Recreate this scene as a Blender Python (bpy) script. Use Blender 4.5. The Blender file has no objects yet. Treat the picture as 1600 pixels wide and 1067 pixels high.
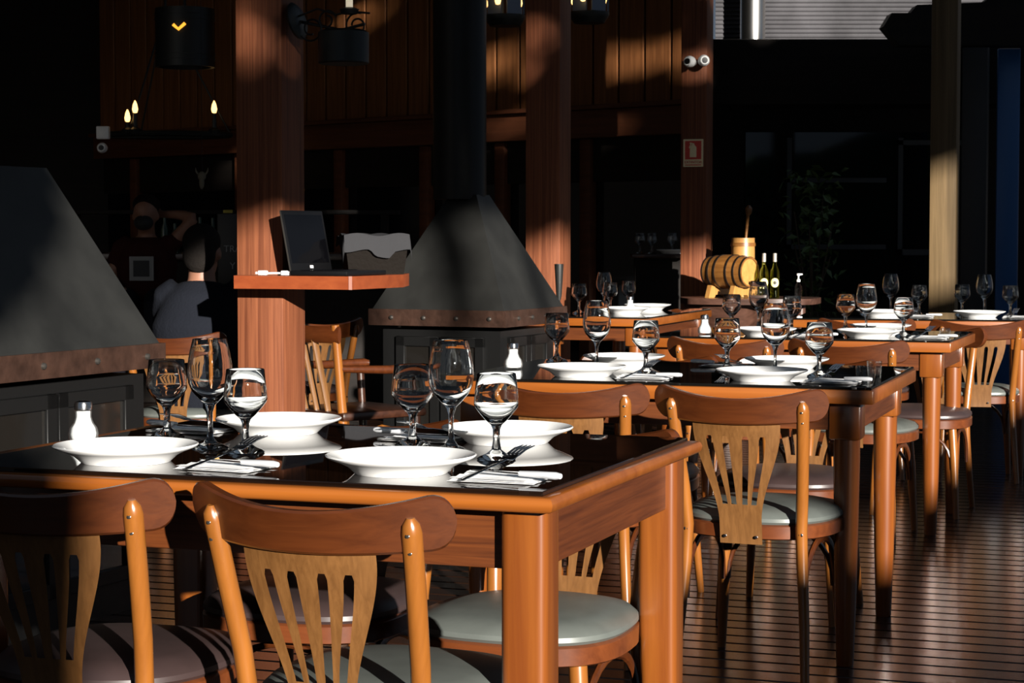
import bpy, bmesh, math, random
from mathutils import Vector, Matrix, Euler
S = bpy.context.scene
C = S.collection
R = math.radians
random.seed(7)

# ------------------------------------------------------------------ camera
cam = bpy.data.cameras.new('camera')
cam.lens = 70.0; cam.sensor_width = 36.0; cam.clip_end = 200
co = bpy.data.objects.new('camera', cam); C.objects.link(co)
co.location = (0, 0, 1.157)
co.rotation_euler = (R(90 - 3.01), 0, 0)
cam.dof.use_dof = True; cam.dof.focus_distance = 3.9; cam.dof.aperture_fstop = 32.0
S.camera = co

# ------------------------------------------------------------------ light
SUN_AZ, SUN_EL = R(22), R(12)
sun = bpy.data.lights.new('sun', 'SUN')
sun.energy = 14.5; sun.color = (1.0, .945, .865); sun.angle = R(.55)
so = bpy.data.objects.new('sun', sun); C.objects.link(so)
sdir = Vector((math.sin(SUN_AZ)*math.cos(SUN_EL), -math.cos(SUN_AZ)*math.cos(SUN_EL), math.sin(SUN_EL)))
so.rotation_euler = sdir.to_track_quat('Z', 'Y').to_euler()
so.location = (4, -12, 6)
w = bpy.data.worlds.new('sky'); S.world = w; w.use_nodes = True
bg = w.node_tree.nodes['Background']
bg.inputs[0].default_value = (.62, .78, 1.0, 1); bg.inputs[1].default_value = .15
S.cycles.transparent_max_bounces = 32; S.cycles.max_bounces = 14; S.cycles.transmission_bounces = 14
S.view_settings.view_transform = 'Standard'; S.view_settings.look = 'None'
S.view_settings.exposure = 0.0; S.view_settings.gamma = 1.0; S.view_settings.use_curve_mapping = False

# ------------------------------------------------------------------ materials
def nodes(name):
    m = bpy.data.materials.new(name); m.use_nodes = True
    nt = m.node_tree
    return m, nt, nt.nodes['Principled BSDF']
def plain(name, col, rough=.5, metal=0, emit=None, es=0, spec=.5, coat=0, noise=0, nscale=20, bump=0):
    m, nt, p = nodes(name)
    p.inputs['Base Color'].default_value = (*col, 1)
    p.inputs['Roughness'].default_value = rough
    p.inputs['Metallic'].default_value = metal
    p.inputs['Specular IOR Level'].default_value = spec
    p.inputs['Coat Weight'].default_value = coat
    p.inputs['Coat Roughness'].default_value = .1
    if emit:
        p.inputs['Emission Color'].default_value = (*emit, 1); p.inputs['Emission Strength'].default_value = es
    if noise or bump:
        tc = nt.nodes.new('ShaderNodeTexCoord'); nz = nt.nodes.new('ShaderNodeTexNoise')
        nz.inputs['Scale'].default_value = nscale; nz.inputs['Detail'].default_value = 5
        nt.links.new(tc.outputs['Object'], nz.inputs['Vector'])
        if noise:
            r = nt.nodes.new('ShaderNodeValToRGB')
            r.color_ramp.elements[0].position = .3; r.color_ramp.elements[1].position = .72
            r.color_ramp.elements[0].color = (*[c*(1-noise) for c in col], 1)
            r.color_ramp.elements[1].color = (*[min(1, c*(1+noise)) for c in col], 1)
            nt.links.new(nz.outputs['Fac'], r.inputs[0]); nt.links.new(r.outputs[0], p.inputs['Base Color'])
        if bump:
            b = nt.nodes.new('ShaderNodeBump'); b.inputs['Strength'].default_value = bump; b.inputs['Distance'].default_value = .01
            nt.links.new(nz.outputs['Fac'], b.inputs['Height']); nt.links.new(b.outputs[0], p.inputs['Normal'])
    return m
def wood(name, c0, c1, axis=2, scale=9, stretch=.06, rough=.3, coat=.4, spec=.5, bump=.05, coords='Object'):
    c0 = [c*.62 for c in c0]; c1 = [c*.62 for c in c1]
    m, nt, p = nodes(name)
    tc = nt.nodes.new('ShaderNodeTexCoord'); mp = nt.nodes.new('ShaderNodeMapping')
    sc = [scale*4]*3; sc[axis] = scale*4*stretch
    mp.inputs['Scale'].default_value = sc
    nz = nt.nodes.new('ShaderNodeTexNoise'); nz.inputs['Scale'].default_value = 1.0; nz.inputs['Detail'].default_value = 7; nz.inputs['Roughness'].default_value = .62; nz.inputs['Distortion'].default_value = .5
    r = nt.nodes.new('ShaderNodeValToRGB')
    r.color_ramp.elements[0].position = .33; r.color_ramp.elements[1].position = .68
    r.color_ramp.elements[0].color = (*c0, 1); r.color_ramp.elements[1].color = (*c1, 1)
    nt.links.new(tc.outputs[coords], mp.inputs[0]); nt.links.new(mp.outputs[0], nz.inputs['Vector'])
    nt.links.new(nz.outputs['Fac'], r.inputs[0]); nt.links.new(r.outputs[0], p.inputs['Base Color'])
    b = nt.nodes.new('ShaderNodeBump'); b.inputs['Strength'].default_value = bump; b.inputs['Distance'].default_value = .004
    nt.links.new(nz.outputs['Fac'], b.inputs['Height']); nt.links.new(b.outputs[0], p.inputs['Normal'])
    p.inputs['Roughness'].default_value = rough; p.inputs['Coat Weight'].default_value = coat; p.inputs['Coat Roughness'].default_value = .24
    p.inputs['Specular IOR Level'].default_value = spec
    return m
def glass(name, tint=(.97, .98, .98), trans=0.0, ior=1.48, rough=.012):
    # clear glass: partly refracting, partly thin see-through
    m, nt, p = nodes(name); nt.nodes.remove(p)
    g = nt.nodes.new('ShaderNodeBsdfGlass'); g.inputs['IOR'].default_value = ior; g.inputs['Color'].default_value = (*tint, 1); g.inputs['Roughness'].default_value = rough
    t = nt.nodes.new('ShaderNodeBsdfTransparent'); t.inputs[0].default_value = (*tint, 1)
    x = nt.nodes.new('ShaderNodeMixShader'); x.inputs[0].default_value = trans
    nt.links.new(g.outputs[0], x.inputs[1]); nt.links.new(t.outputs[0], x.inputs[2])
    nt.links.new(x.outputs[0], nt.nodes['Material Output'].inputs[0])
    return m
M = {}
M['rim'] = wood('rim_wood', (.25, .064, .009), (.37, .108, .015), 0, 5, .05, .28, .5)
M['leg'] = wood('leg_wood', (.20, .05, .008), (.31, .092, .013), 2, 6, .05, .26, .8)
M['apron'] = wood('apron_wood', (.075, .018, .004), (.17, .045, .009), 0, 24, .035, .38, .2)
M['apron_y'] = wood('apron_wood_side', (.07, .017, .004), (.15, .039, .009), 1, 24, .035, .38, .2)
M['post'] = wood('post_wood', (.25, .082, .013), (.36, .125, .021), 2, 6, .05, .27, .5)
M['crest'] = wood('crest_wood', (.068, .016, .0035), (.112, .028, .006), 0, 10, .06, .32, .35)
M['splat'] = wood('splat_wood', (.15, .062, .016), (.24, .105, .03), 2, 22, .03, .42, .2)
M['seatframe'] = wood('seat_frame_wood', (.12, .03, .008), (.19, .05, .013), 0, 7, .1, .3, .5)
M['darkwood'] = wood('dark_brown_wood', (.03, .009, .004), (.06, .02, .009), 0, 8, .06, .35, .3)
M['pillar'] = wood('pillar_wood', (.14, .038, .015), (.34, .112, .047), 2, 22, .015, .6, 0, .3, .2)
M['shelf'] = wood('shelf_wood', (.24, .045, .012), (.34, .075, .02), 0, 6, .06, .4, .2)
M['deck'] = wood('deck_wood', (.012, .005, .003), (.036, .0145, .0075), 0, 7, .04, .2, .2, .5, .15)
M['board'] = wood('board_wood', (.20, .072, .022), (.37, .14, .045), 2, 9, .04, .55, 0, .3, .1)
M['beam'] = wood('beam_wood', (.09, .026, .009), (.16, .048, .017), 0, 5, .05, .6, 0, .3, .1)
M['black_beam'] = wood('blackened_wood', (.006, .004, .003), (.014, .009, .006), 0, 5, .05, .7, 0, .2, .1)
M['grey_cush'] = plain('grey_vinyl', (.085, .094, .086), .42, noise=.12, nscale=14)
M['brown_cush'] = plain('brown_vinyl', (.034, .021, .020), .42, noise=.12, nscale=14)
M['tabletop'] = plain('black_glass_top', (.004, .0035, .003), .015, spec=.55)
M['tabletop_brown'] = wood('dark_glass_over_wood', (.006, .003, .002), (.015, .007, .004), 0, 9, .06, .015, 0, .55, 0)
M['plate'] = plain('white_porcelain', (.84, .84, .83), .12, coat=.3)
M['napkin'] = plain('white_paper', (.86, .86, .86), .8, bump=.15, nscale=60)
M['steel'] = plain('polished_steel', (.62, .62, .63), .16, 1)
M['grey_handle'] = plain('pale_handle', (.42, .43, .45), .25)
M['glass'] = glass('clear_glass')
M['glass_thin'] = glass('thin_glass', trans=.75)
M['salt'] = plain('white_salt', (.9, .9, .9), .9)
M['iron'] = plain('blackened_iron', (.0175, .0175, .0162), .48, .35, noise=.35, nscale=5, bump=.06)
M['iron_dark'] = plain('dark_iron', (.006, .006, .006), .4, .2, bump=.1, nscale=12, spec=.3)
M['copper'] = plain('hammered_copper', (.05, .025, .017), .45, .5, noise=.4, nscale=16, bump=.5)
M['rivet'] = plain('rivet_metal', (.10, .09, .08), .3, .8)
M['door_glass'] = plain('smoked_door_glass', (.008, .007, .006), .06, spec=.9)
M['void_glass'] = plain('dark_window_glass', (.004, .005, .006), .04, spec=.5)
M['black'] = plain('black_plastic', (.003, .003, .0035), .4, spec=.3)
M['screen'] = plain('black_screen', (.0015, .0015, .002), .1, spec=.25)
M['white'] = plain('white_plastic', (.75, .75, .74), .4)
M['cloth'] = plain('grey_cloth', (.026, .026, .028), .9, spec=.08, bump=.3, nscale=30)
M['wicker'] = plain('dark_wicker', (.005, .0035, .0025), .8, spec=.1, bump=.4, nscale=60)
M['sweater'] = plain('charcoal_wool', (.007, .008, .0115), .95, spec=.08, bump=.3, nscale=90)
M['trouser'] = plain('dark_trousers', (.012, .012, .016), .9, spec=.08)
M['shirt'] = plain('dark_red_shirt', (.03, .008, .007), .9, spec=.08)
M['skin'] = plain('skin', (.22, .10, .06), .55)
M['hair'] = plain('greying_hair', (.014, .0115, .010), .8, spec=.08, bump=.4, nscale=70)
M['hair_dark'] = plain('dark_hair', (.01, .007, .006), .8, spec=.08)
M['mask'] = plain('black_mask', (.006, .006, .006), .8)
M['barrel'] = wood('barrel_oak', (.20, .075, .015), (.36, .15, .035), 0, 9, .06, .35, .4)
M['barrel_end'] = wood('barrel_end_oak', (.50, .24, .06), (.66, .34, .1), 0, 9, .06, .4, .2)
M['hoop'] = plain('hoop_iron', (.03, .022, .018), .35, .7)
M['churn'] = wood('churn_pine', (.46, .21, .05), (.62, .31, .09), 2, 9, .05, .4, .3)
M['slab'] = wood('slab_wood', (.05, .022, .014), (.13, .06, .04), 0, 6, .06, .35, .3)
M['bottle'] = glass('bottle_glass', (.72, .78, .45), .5)
M['label'] = plain('cream_label', (.80, .70, .30), .6)
M['label_dark'] = plain('label_print', (.03, .025, .02), .6)
M['cork'] = plain('foil_cap', (.30, .28, .24), .4, .3)
M['lamp_black'] = plain('lamp_black_iron', (.010, .012, .012), .45, .3)
M['bulb'] = plain('glowing_candle_bulb', (1, .7, .35), .4, emit=(1.0, .56, .19), es=3.2)
M['bulb_hot'] = plain('glowing_filament', (1, .5, .1), .4, emit=(1.0, .42, .04), es=1.6)
M['candle'] = plain('candle_sleeve', (.85, .80, .68), .5, emit=(1, .85, .6), es=.5)
M['lantern_glass'] = plain('lantern_pane', (.10, .13, .2), .1)
M['sign_cream'] = plain('sign_cream', (.90, .78, .48), .5)
M['sign_red'] = plain('sign_red', (.62, .035, .02), .5)
M['chalk'] = plain('chalk_lettering', (.22, .22, .22), .8)
M['tape'] = plain('faded_tape', (.28, .13, .10), .6)
M['panel'] = plain('corrugated_sheet', (.052, .050, .054), .45, .2, noise=.35, nscale=3)
M['flue'] = plain('stainless_flue', (.75, .72, .68), .22, 1)
M['blue'] = plain('deep_blue_paint', (.02, .09, .26), .35)
M['frame_grey'] = plain('grey_window_frame', (.03, .033, .037), .5)
M['post_pale'] = wood('weathered_post', (.14, .09, .04), (.26, .17, .08), 2, 7, .03, .6, 0, .3, .1)
M['leaf'] = plain('green_leaf', (.05, .09, .02), .5)
M['bark'] = plain('tree_bark', (.06, .04, .025), .9, bump=.5)
M['sun_blocker'] = plain('sun_blocker_render', (.14, .11, .09), .9, bump=.2)
M['ground'] = plain('garden_ground', (.05, .05, .035), .95, noise=.3, nscale=2)
M['green_bottle'] = plain('dark_green_bottle', (.012, .03, .012), .1)
M['yellow'] = plain('yellow_tag', (.30, .24, .02), .6)
M['bone'] = plain('bone', (.13, .115, .08), .7)

# ------------------------------------------------------------------ mesh tools
class B:
    def __init__(s): s.bm = bmesh.new()
    def box(s, c, d, rot=None, bevel=0, seg=2):
        r = bmesh.ops.create_cube(s.bm, size=1.0); vs = r['verts']
        for v in vs: v.co = Vector((v.co.x*d[0], v.co.y*d[1], v.co.z*d[2]))
        if bevel:
            es = list({e for v in vs for e in v.link_edges})
            rb = bmesh.ops.bevel(s.bm, geom=es, offset=bevel, segments=seg, affect='EDGES', profile=.5)
            vs = list({v for f in rb['faces'] for v in f.verts} | {v for v in vs if v.is_valid})
        m = Matrix.Translation(Vector(c))
        if rot is not None: m = m @ Euler(rot).to_matrix().to_4x4()
        for v in vs: v.co = m @ v.co
        return s
    def rings(s, rings, cap=True, closed=True):
        bv = [[s.bm.verts.new(p) for p in r] for r in rings]
        n = len(bv[0])
        for a, b in zip(bv, bv[1:]):
            for i in range(n if closed else n-1):
                j = (i+1) % n
                s.bm.faces.new((a[i], a[j], b[j], b[i]))
        if cap and closed:
            s.bm.faces.new(list(reversed(bv[0]))); s.bm.faces.new(bv[-1])
        return s
    def tube(s, pts, rad, seg=12, flat=1.0, cap=True, up=None):
        pts = [Vector(p) for p in pts]; n = len(pts)
        if not isinstance(rad, (list, tuple)): rad = [rad]*n
        rings = []; prev = None
        for i, p in enumerate(pts):
            t = (pts[min(i+1, n-1)]-pts[max(i-1, 0)]).normalized()
            if prev is None:
                a = Vector(up) if up is not None else (Vector((0, 0, 1)) if abs(t.z) < .9 else Vector((0, 1, 0)))
                u = (a - t*a.dot(t)).normalized()
            else: u = (prev - t*prev.dot(t)).normalized()
            prev = u; v = t.cross(u)
            rings.append([p + (u*math.cos(2*math.pi*k/seg) + v*math.sin(2*math.pi*k/seg)*flat)*rad[i] for k in range(seg)])
        return s.rings(rings, cap)
    def lathe(s, prof, seg=32, c=(0, 0, 0), m=None):
        c = Vector(c); rings = []
        for r, z in prof:
            ring = []
            for k in range(seg):
                p = Vector((max(r, 1e-5)*math.cos(2*math.pi*k/seg), max(r, 1e-5)*math.sin(2*math.pi*k/seg), z))
                if m is not None: p = m @ p
                ring.append(p + c)
            rings.append(ring)
        s.rings(rings, cap=True)
        return s
    def ring(s, prof, seg=32, c=(0, 0, 0), m=None):
        c = Vector(c); rr = []
        for r, z in list(prof)+[prof[0]]:
            rr.append([((m @ Vector((r*math.cos(2*math.pi*k/seg), r*math.sin(2*math.pi*k/seg), z))) if m is not None else Vector((r*math.cos(2*math.pi*k/seg), r*math.sin(2*math.pi*k/seg), z)))+c for k in range(seg)])
        return s.rings(rr, cap=False)
    def prism(s, poly, z0, z1, m=None):
        a = [Vector((x, y, z0)) for x, y in poly]; b = [Vector((x, y, z1)) for x, y in poly]
        if m is not None: a = [m @ p for p in a]; b = [m @ p for p in b]
        return s.rings([a, b])
    def quad(s, *p):
        s.bm.faces.new([s.bm.verts.new(q) for q in p]); return s
    def ellipsoid(s, c, r, seg=16, rot=None):
        m = Matrix.Translation(Vector(c)) @ (Euler(rot).to_matrix().to_4x4() if rot else Matrix()) @ Matrix.Diagonal((*r, 1))
        bmesh.ops.create_uvsphere(s.bm, u_segments=seg, v_segments=max(6, seg//2), radius=1, matrix=m); return s
def obj(name, b, mat, parent=None, loc=(0, 0, 0), rot=(0, 0, 0), smooth=True, ang=38):
    bm = b.bm
    bmesh.ops.remove_doubles(bm, verts=bm.verts, dist=2e-5)
    bmesh.ops.dissolve_degenerate(bm, dist=1e-6, edges=bm.edges)
    bmesh.ops.recalc_face_normals(bm, faces=bm.faces)
    for f in bm.faces: f.smooth = smooth
    for e in bm.edges:
        if len(e.link_faces) == 2 and e.calc_face_angle(0) > R(ang): e.smooth = False
    me = bpy.data.meshes.new(name); bm.to_mesh(me); bm.free()
    me.materials.append(mat)
    o = bpy.data.objects.new(name, me); C.objects.link(o)
    o.location = loc; o.rotation_euler = rot
    if parent: o.parent = parent
    return o
def tag(o, label, cat, group=None, kind=None):
    o['label'] = label; o['category'] = cat
    if group: o['group'] = group
    if kind: o['kind'] = kind
    return o
def thing(name, label, cat, loc=(0, 0, 0), rz=0, group=None):
    o = bpy.data.objects.new(name, None); C.objects.link(o); o.empty_display_size = .1
    o.location = loc; o.rotation_euler = (0, 0, rz)
    return tag(o, label, cat, group)
def struct(name, b, mat, **k):
    o = obj(name, b, mat, **k); o['kind'] = 'structure'; return o
def dup(o, loc=None, rz=None, label=None, parent=None):
    c = o.copy(); C.objects.link(c)
    if parent: c.parent = parent
    if loc is not None: c.location = loc
    if rz is not None: c.rotation_euler = (0, 0, rz)
    if label: c['label'] = label
    for ch in list(o.children): dup(ch, parent=c)
    return c
def text(name, body, size, mat, parent, loc, rot, depth=.001):
    cu = bpy.data.curves.new(name, 'FONT'); cu.body = body; cu.size = size; cu.extrude = depth
    cu.align_x = 'CENTER'; cu.align_y = 'CENTER'
    t = bpy.data.objects.new('tmp', cu); C.objects.link(t)
    dg = bpy.context.evaluated_depsgraph_get()
    me = bpy.data.meshes.new_from_object(t.evaluated_get(dg)); me.name = name
    bpy.data.objects.remove(t); me.materials.clear(); me.materials.append(mat)
    o = bpy.data.objects.new(name, me); C.objects.link(o); o.parent = parent
    o.location = loc; o.rotation_euler = rot
    return o
def arc(f, n): return [f(i/(n-1)) for i in range(n)]
TH = R(-19.7)
AX = Vector((math.cos(TH), math.sin(TH), 0)); AY = Vector((-math.sin(TH), math.cos(TH), 0))

# ------------------------------------------------------------------ large structure
bm = B()
k = 0
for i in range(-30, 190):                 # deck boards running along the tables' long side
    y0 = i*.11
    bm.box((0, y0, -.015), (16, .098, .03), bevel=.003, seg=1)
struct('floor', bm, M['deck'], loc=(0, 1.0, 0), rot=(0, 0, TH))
b = B(); b.box((0, 8, -.09), (22, 36, .04)); struct('floor_base', b, M['black_beam'])
# roof over the indoor part
b = B(); b.box((-3.2, 14, 5.2), (10.4, 17, .12)); struct('ceiling', b, M['black_beam'])
b = B(); b.box((-6.5, 11, 2.5), (.12, 22, 5.4)); struct('wall_left', b, M['black_beam'])
b = B(); b.box((-5.2, 20.95, 2.5), (2.9, .12, 5.4)); struct('wall_far', b, M['black_beam'])
# boarded facade turned towards the tables
fa = Vector((-4.25, 20.55, 0)); fb = Vector((1.42, 15.36, 0)); fd = (fb-fa).normalized(); fl = (fb-fa).length
frot = math.atan2(fd.y, fd.x)
b = B()
n = int(fl/.265)
for i in range(n):
    b.box(((i+.5)*.265, .03, 3.75), (.243, .03, 3.1), bevel=.006, seg=1)
struct('wall_back', b, M['board'], loc=fa, rot=(0, 0, frot))
b = B(); b.box((fl/2, .10, 3.4), (fl, .08, 3.6)); struct('wall_backing', b, M['black_beam'], loc=fa, rot=(0, 0, frot))
b = B(); b.box((fl/2, -.02, 2.06), (fl, .1, .22), bevel=.01); b.box((fl/2, -.05, 2.19), (fl, .16, .035), bevel=.006)
struct('trim_header', b, M['beam'], loc=fa, rot=(0, 0, frot))
b = B(); b.box((fl/2, .12, .97), (fl, .02, 1.95)); struct('window_1', b, M['void_glass'], loc=fa, rot=(0, 0, frot))
for i, t in enumerate((.55, 2.2, 3.6, 4.7, 5.6, 6.54)):
    b = B(); b.box((t, .06, .97), (.11, .09, 1.95), bevel=.008); struct('trim_%d' % (i+1), b, M['beam'], loc=fa, rot=(0, 0, frot))
# dark back of the yard to the right
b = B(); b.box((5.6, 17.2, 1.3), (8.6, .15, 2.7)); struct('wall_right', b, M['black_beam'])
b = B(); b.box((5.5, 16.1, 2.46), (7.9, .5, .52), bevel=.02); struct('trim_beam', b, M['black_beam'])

# pillars
def pillar(name, x, y, wd, label):
    b = B(); b.box((0, 0, 2.6), (wd, wd, 5.2), bevel=.006)
    o = obj(name, b, M['pillar'], loc=(x, y, 0), rot=(0, 0, TH)); return tag(o, label, 'pillar', 'square timber pillars')
pillar('timber_pillar', -.951, 7.87, .20, 'red brown timber pillar carrying the laptop shelf')
pillar('timber_pillar', .203, 11.15, .20, 'red brown timber pillar rising behind the fireplace hood')
pillar('timber_pillar', 1.318, 14.25, .187, 'red brown timber pillar with the fire extinguisher sign and barrel shadow')
b = B(); b.box((0, 0, 1.6), (.17, .17, 3.2), bevel=.006)
tag(obj('weathered_post', b, M['post_pale'], loc=(2.86, 13.2, 0), rot=(0, 0, TH)), 'weathered yellow brown post behind the fourth table', 'post')
b = B(); b.box((0, 0, 1.35), (.2, .12, 2.7), bevel=.01)
tag(obj('grey_post', b, M['frame_grey'], loc=(3.66, 15.8, 0), rot=(0, 0, TH)), 'dull grey upright standing beside the blue panel', 'post')

# ------------------------------------------------------------------ garden ground, and unseen shapes added behind the camera to shade the terrace
b = B(); b.box((6, -14, -.14), (60, 26, .04)); struct('ground', b, M['ground'])
b = B(); b.box((1.45, -6.0, 2.4), (3.0, .5, 5.2), bevel=.03)  # unseen block added to shade the outer end of the front table
tag(obj('side_sun_blocker', b, M['sun_blocker'], loc=(0, 0, 0)), 'unseen broad block added to shade one end of the front table', 'sun blocker')
b = B(); b.tube([(5.20, -5.4, -.1), (5.19, -5.4, 1.6), (5.21, -5.4, 3.2), (5.20, -5.4, 5.3)], [.075, .068, .064, .06], 14)  # unseen trunk placed so its shadow falls on the second table's corner
b.tube([(5.2, -5.4, 4.6), (5.4, -5.4, 5.0), (5.6, -5.4, 4.9), (5.62, -5.4, 4.4), (5.58, -5.4, 4.0)], [.05, .055, .07, .065, .05], 10)  # limbs added to throw dark bands across the fireplace hood
b.tube([(5.4, -5.4, 5.0), (5.8, -5.4, 5.1), (6.05, -5.4, 4.9), (6.1, -5.4, 4.05)], [.05, .05, .045, .035], 10)
tag(obj('shade_tree_trunk', b, M['bark']), 'unseen tree trunk with limbs added to shade table and hood', 'tree')
block_tops = [(2.98, 2.30), (4.3, 2.42), (4.9, 2.78), (6.1, 2.86), (7.1, 3.25), (8.7, 3.9), (10.2, 4.3), (10.35, 5.1), (10.8, 5.2)]  # unseen added blocker; top heights set where sun stops on the legs
b = B()
for (x0, h0), (x1, h1) in zip(block_tops, block_tops[1:]):
    b.rings([[(x0, -6.3, -.1), (x0, -5.7, -.1), (x0, -5.75, h0), (x0, -6.25, h0)], [(x1, -6.3, -.1), (x1, -5.7, -.1), (x1, -5.75, h1), (x1, -6.25, h1)]])
tag(obj('low_sun_blocker', b, M['leaf']), 'unseen rising block added to shade the floor and lower legs', 'hedge')
b = B(); b.box((12.6, -6.0, 3.85), (3.5, 1.2, 7.9), bevel=.03)  # unseen block added to keep sun off the yard wall and plant
tag(obj('yard_sun_blocker', b, M['sun_blocker']), 'unseen tall block added to keep the yard dark', 'outbuilding')
def low(x): return 4.42 + (x-4.57)*.27 if x > 4.43 else (4.34 if x > 3.42 else 3.4 + (x-3.0)*.9)  # crown underside shaped to set the upper limit of sun on the pillars
b = B()
rnd = random.Random(3)
hole = [(4.53, 5.17, 0.11, 0.140), (4.68, 5.02, 0.11, 0.100), (7.07, 5.42, 0.18, 0.110), (7.00, 5.24, 0.16, 0.100), (7.02, 6.20, 0.18, 0.140), (6.90, 5.95, 0.14, 0.110), (9.45, 7.66, 0.32, 0.145), (9.85, 7.54, 0.36, 0.145), (10.20, 7.42, 0.28, 0.145), (9.00, 7.85, 0.30, 0.155), (6.73, 9.10, 0.40, 0.285), (6.30, 9.25, 0.26, 0.185), (9.49, 7.00, 0.26, 0.125), (5.98, 5.10, 0.19, 0.110), (9.06, 7.28, 0.28, 0.135), (8.30, 8.60, 0.26, 0.145), (5.30, 6.40, 0.20, 0.140), (7.60, 7.60, 0.26, 0.145)]  # gaps placed to let sun patches onto pillars, chimney and back wall
def leaf_at(x, y, z, sz):
    q = Euler((rnd.uniform(-.7, .7), rnd.uniform(0, 6.28), rnd.uniform(-.7, .7))).to_matrix()
    p = Vector((x, y, z))
    b.quad(*[p + q @ Vector(v) for v in ((-sz, 0, 0), (0, 0, -sz*.55), (sz, 0, 0), (0, 0, sz*.55))])
for i in range(26000):
    x = rnd.uniform(3.14, 10.66); z = rnd.uniform(low(x)+.08, 9.6)
    if any(((x-hx)/hw)**2 + ((z-hz)/hh)**2 < 1 for hx, hz, hw, hh in hole): continue
    leaf_at(x, -6 + rnd.uniform(-.25, .25), z, rnd.uniform(.07, .16))
for i in range(5200):                 # dense lower fringe, thickened to cut the sun on the pillars
    x = rnd.uniform(3.14, 10.66); leaf_at(x, -6 + rnd.uniform(-.15, .15), low(x)+rnd.uniform(0, .45), rnd.uniform(.06, .12))
tag(obj('shade_tree_foliage', b, M['leaf'], smooth=False), 'unseen tree crown shaped to dapple the pillars and back wall', 'tree', kind='stuff')

# ------------------------------------------------------------------ tables
def make_table(name, label, fr, L, W, rim_style, theta=TH, top=.76):
    """fr = front right corner of the glass top; local x runs along the long side, y into the picture"""
    t = thing(name, label, 'table', group='restaurant tables in the row')
    ax = Vector((math.cos(theta), math.sin(theta), 0)); ay = Vector((-math.sin(theta), math.cos(theta), 0))
    ctr = Vector((fr[0], fr[1], 0)) - ax*L/2 + ay*W/2
    t.location = ctr; t.rotation_euler = (0, 0, theta)
    b = B(); b.box((0, 0, top-.004), (L, W, .008), bevel=.0015, seg=1)
    obj('glass_top', b, M['tabletop_brown' if rim_style else 'tabletop'], t)
    if rim_style:
        e = .024
        prof = [(0, -.008), (e-.008, -.008), (e-.003, -.011), (e, -.018), (e-.002, -.027), (e-.008, -.032), (0, -.033)]
        b = B(); X0 = L/2; Y0 = W/2; lx = .05
        rings = []
        for sx, sy in ((1, -1), (1, 1), (-1, 1), (-1, -1), (1, -1)):
            rings.append([(sx*(X0+(lx if sx < 0 else 0)+o-.05), sy*(Y0+o-.05), top+z) for o, z in [(p[0]+.05, p[1]) for p in prof] + [(-.0, -.033), (-.0, -.008)]])
        b.rings(rings, cap=False)
        b.box((0, 0, top-.02), (L-.02, W-.02, .02))
        obj('wooden_rim', b, M['rim'], t)
        legx, legy, lw = L/2-.012, W/2-.014, .078
        ap0, ap1, th = top-.133, top-.033, .02
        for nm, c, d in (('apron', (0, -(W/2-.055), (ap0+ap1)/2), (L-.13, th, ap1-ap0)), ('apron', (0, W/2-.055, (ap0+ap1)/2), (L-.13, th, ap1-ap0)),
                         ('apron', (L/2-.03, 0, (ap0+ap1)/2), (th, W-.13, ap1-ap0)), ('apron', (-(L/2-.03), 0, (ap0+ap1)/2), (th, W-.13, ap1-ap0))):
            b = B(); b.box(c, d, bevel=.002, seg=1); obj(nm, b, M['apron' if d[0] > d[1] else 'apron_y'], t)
        for sx in (1, -1):
            for sy in (-1, 1):
                b = B()
                cx, cy = sx*(legx-lw/2+.012), sy*(legy-lw/2)
                def sq(w, z, ox=0, oy=0):
                    pts = []; rr = .016
                    for qx, qy, a0 in ((1, 1, 0), (-1, 1, 90), (-1, -1, 180), (1, -1, 270)):
                        for k in range(5):
                            a = R(a0+22.5*k); pts.append((cx+ox+qx*(w/2-rr)+rr*math.cos(a), cy+oy+qy*(w/2-rr)+rr*math.sin(a), z))
                    return pts
                b.rings([sq(lw, top-.033), sq(lw, .45), sq(lw*.9, .2, sx*.003, sy*.003), sq(lw*.74, 0, sx*.007, sy*.007)])
                obj('leg', b, M['leg'], t)
    else:
        b = B(); b.box((0, 0, top-.008-.019), (L+.012, W+.012, .038), bevel=.004, seg=2)
        obj('wooden_rim', b, M['rim'], t)
        ap0, ap1 = top-.120, top-.046
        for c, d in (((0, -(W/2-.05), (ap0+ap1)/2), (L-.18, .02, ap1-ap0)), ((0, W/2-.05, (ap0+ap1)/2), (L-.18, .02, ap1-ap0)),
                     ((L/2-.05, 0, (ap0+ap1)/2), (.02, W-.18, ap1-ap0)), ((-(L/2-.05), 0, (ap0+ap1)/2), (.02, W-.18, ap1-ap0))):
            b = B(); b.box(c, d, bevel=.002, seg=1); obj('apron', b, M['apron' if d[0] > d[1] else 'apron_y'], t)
        for sx in (1, -1):
            for sy in (-1, 1):
                cx, cy = sx*(L/2-.075), sy*(W/2-.075)
                b = B(); b.box((cx, cy, top-.096), (.086, .086, .100), bevel=.008)
                b.lathe([(0, top-.146), (.036, top-.146), (.036, top-.2), (.035, .5), (.030, .2), (.0235, .004), (.022, 0), (0, 0)], 20, (cx, cy, 0))
                obj('leg', b, M['leg'], t)
    def place(u, v, z=0):           # u from the right end (negative), v from the front edge
        p = Vector((fr[0], fr[1], 0)) + ax*u + ay*v; p.z = top+z; return p
    t2 = (t, place, theta, ax, ay)
    return t2
T1 = make_table('dining_table', 'front dining table with rounded orange rim and black glass top', (.048, 3.09), 1.11, .89, True)
T2 = make_table('dining_table', 'second dining table, square edged, its front corner in shadow', (.948, 5.24), 1.2, .89, False, R(-18.5))
T3 = make_table('dining_table', 'third dining table, square edged with fully lit round legs', (1.672, 7.60), 1.2, .80, False, R(-19.5))
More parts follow.
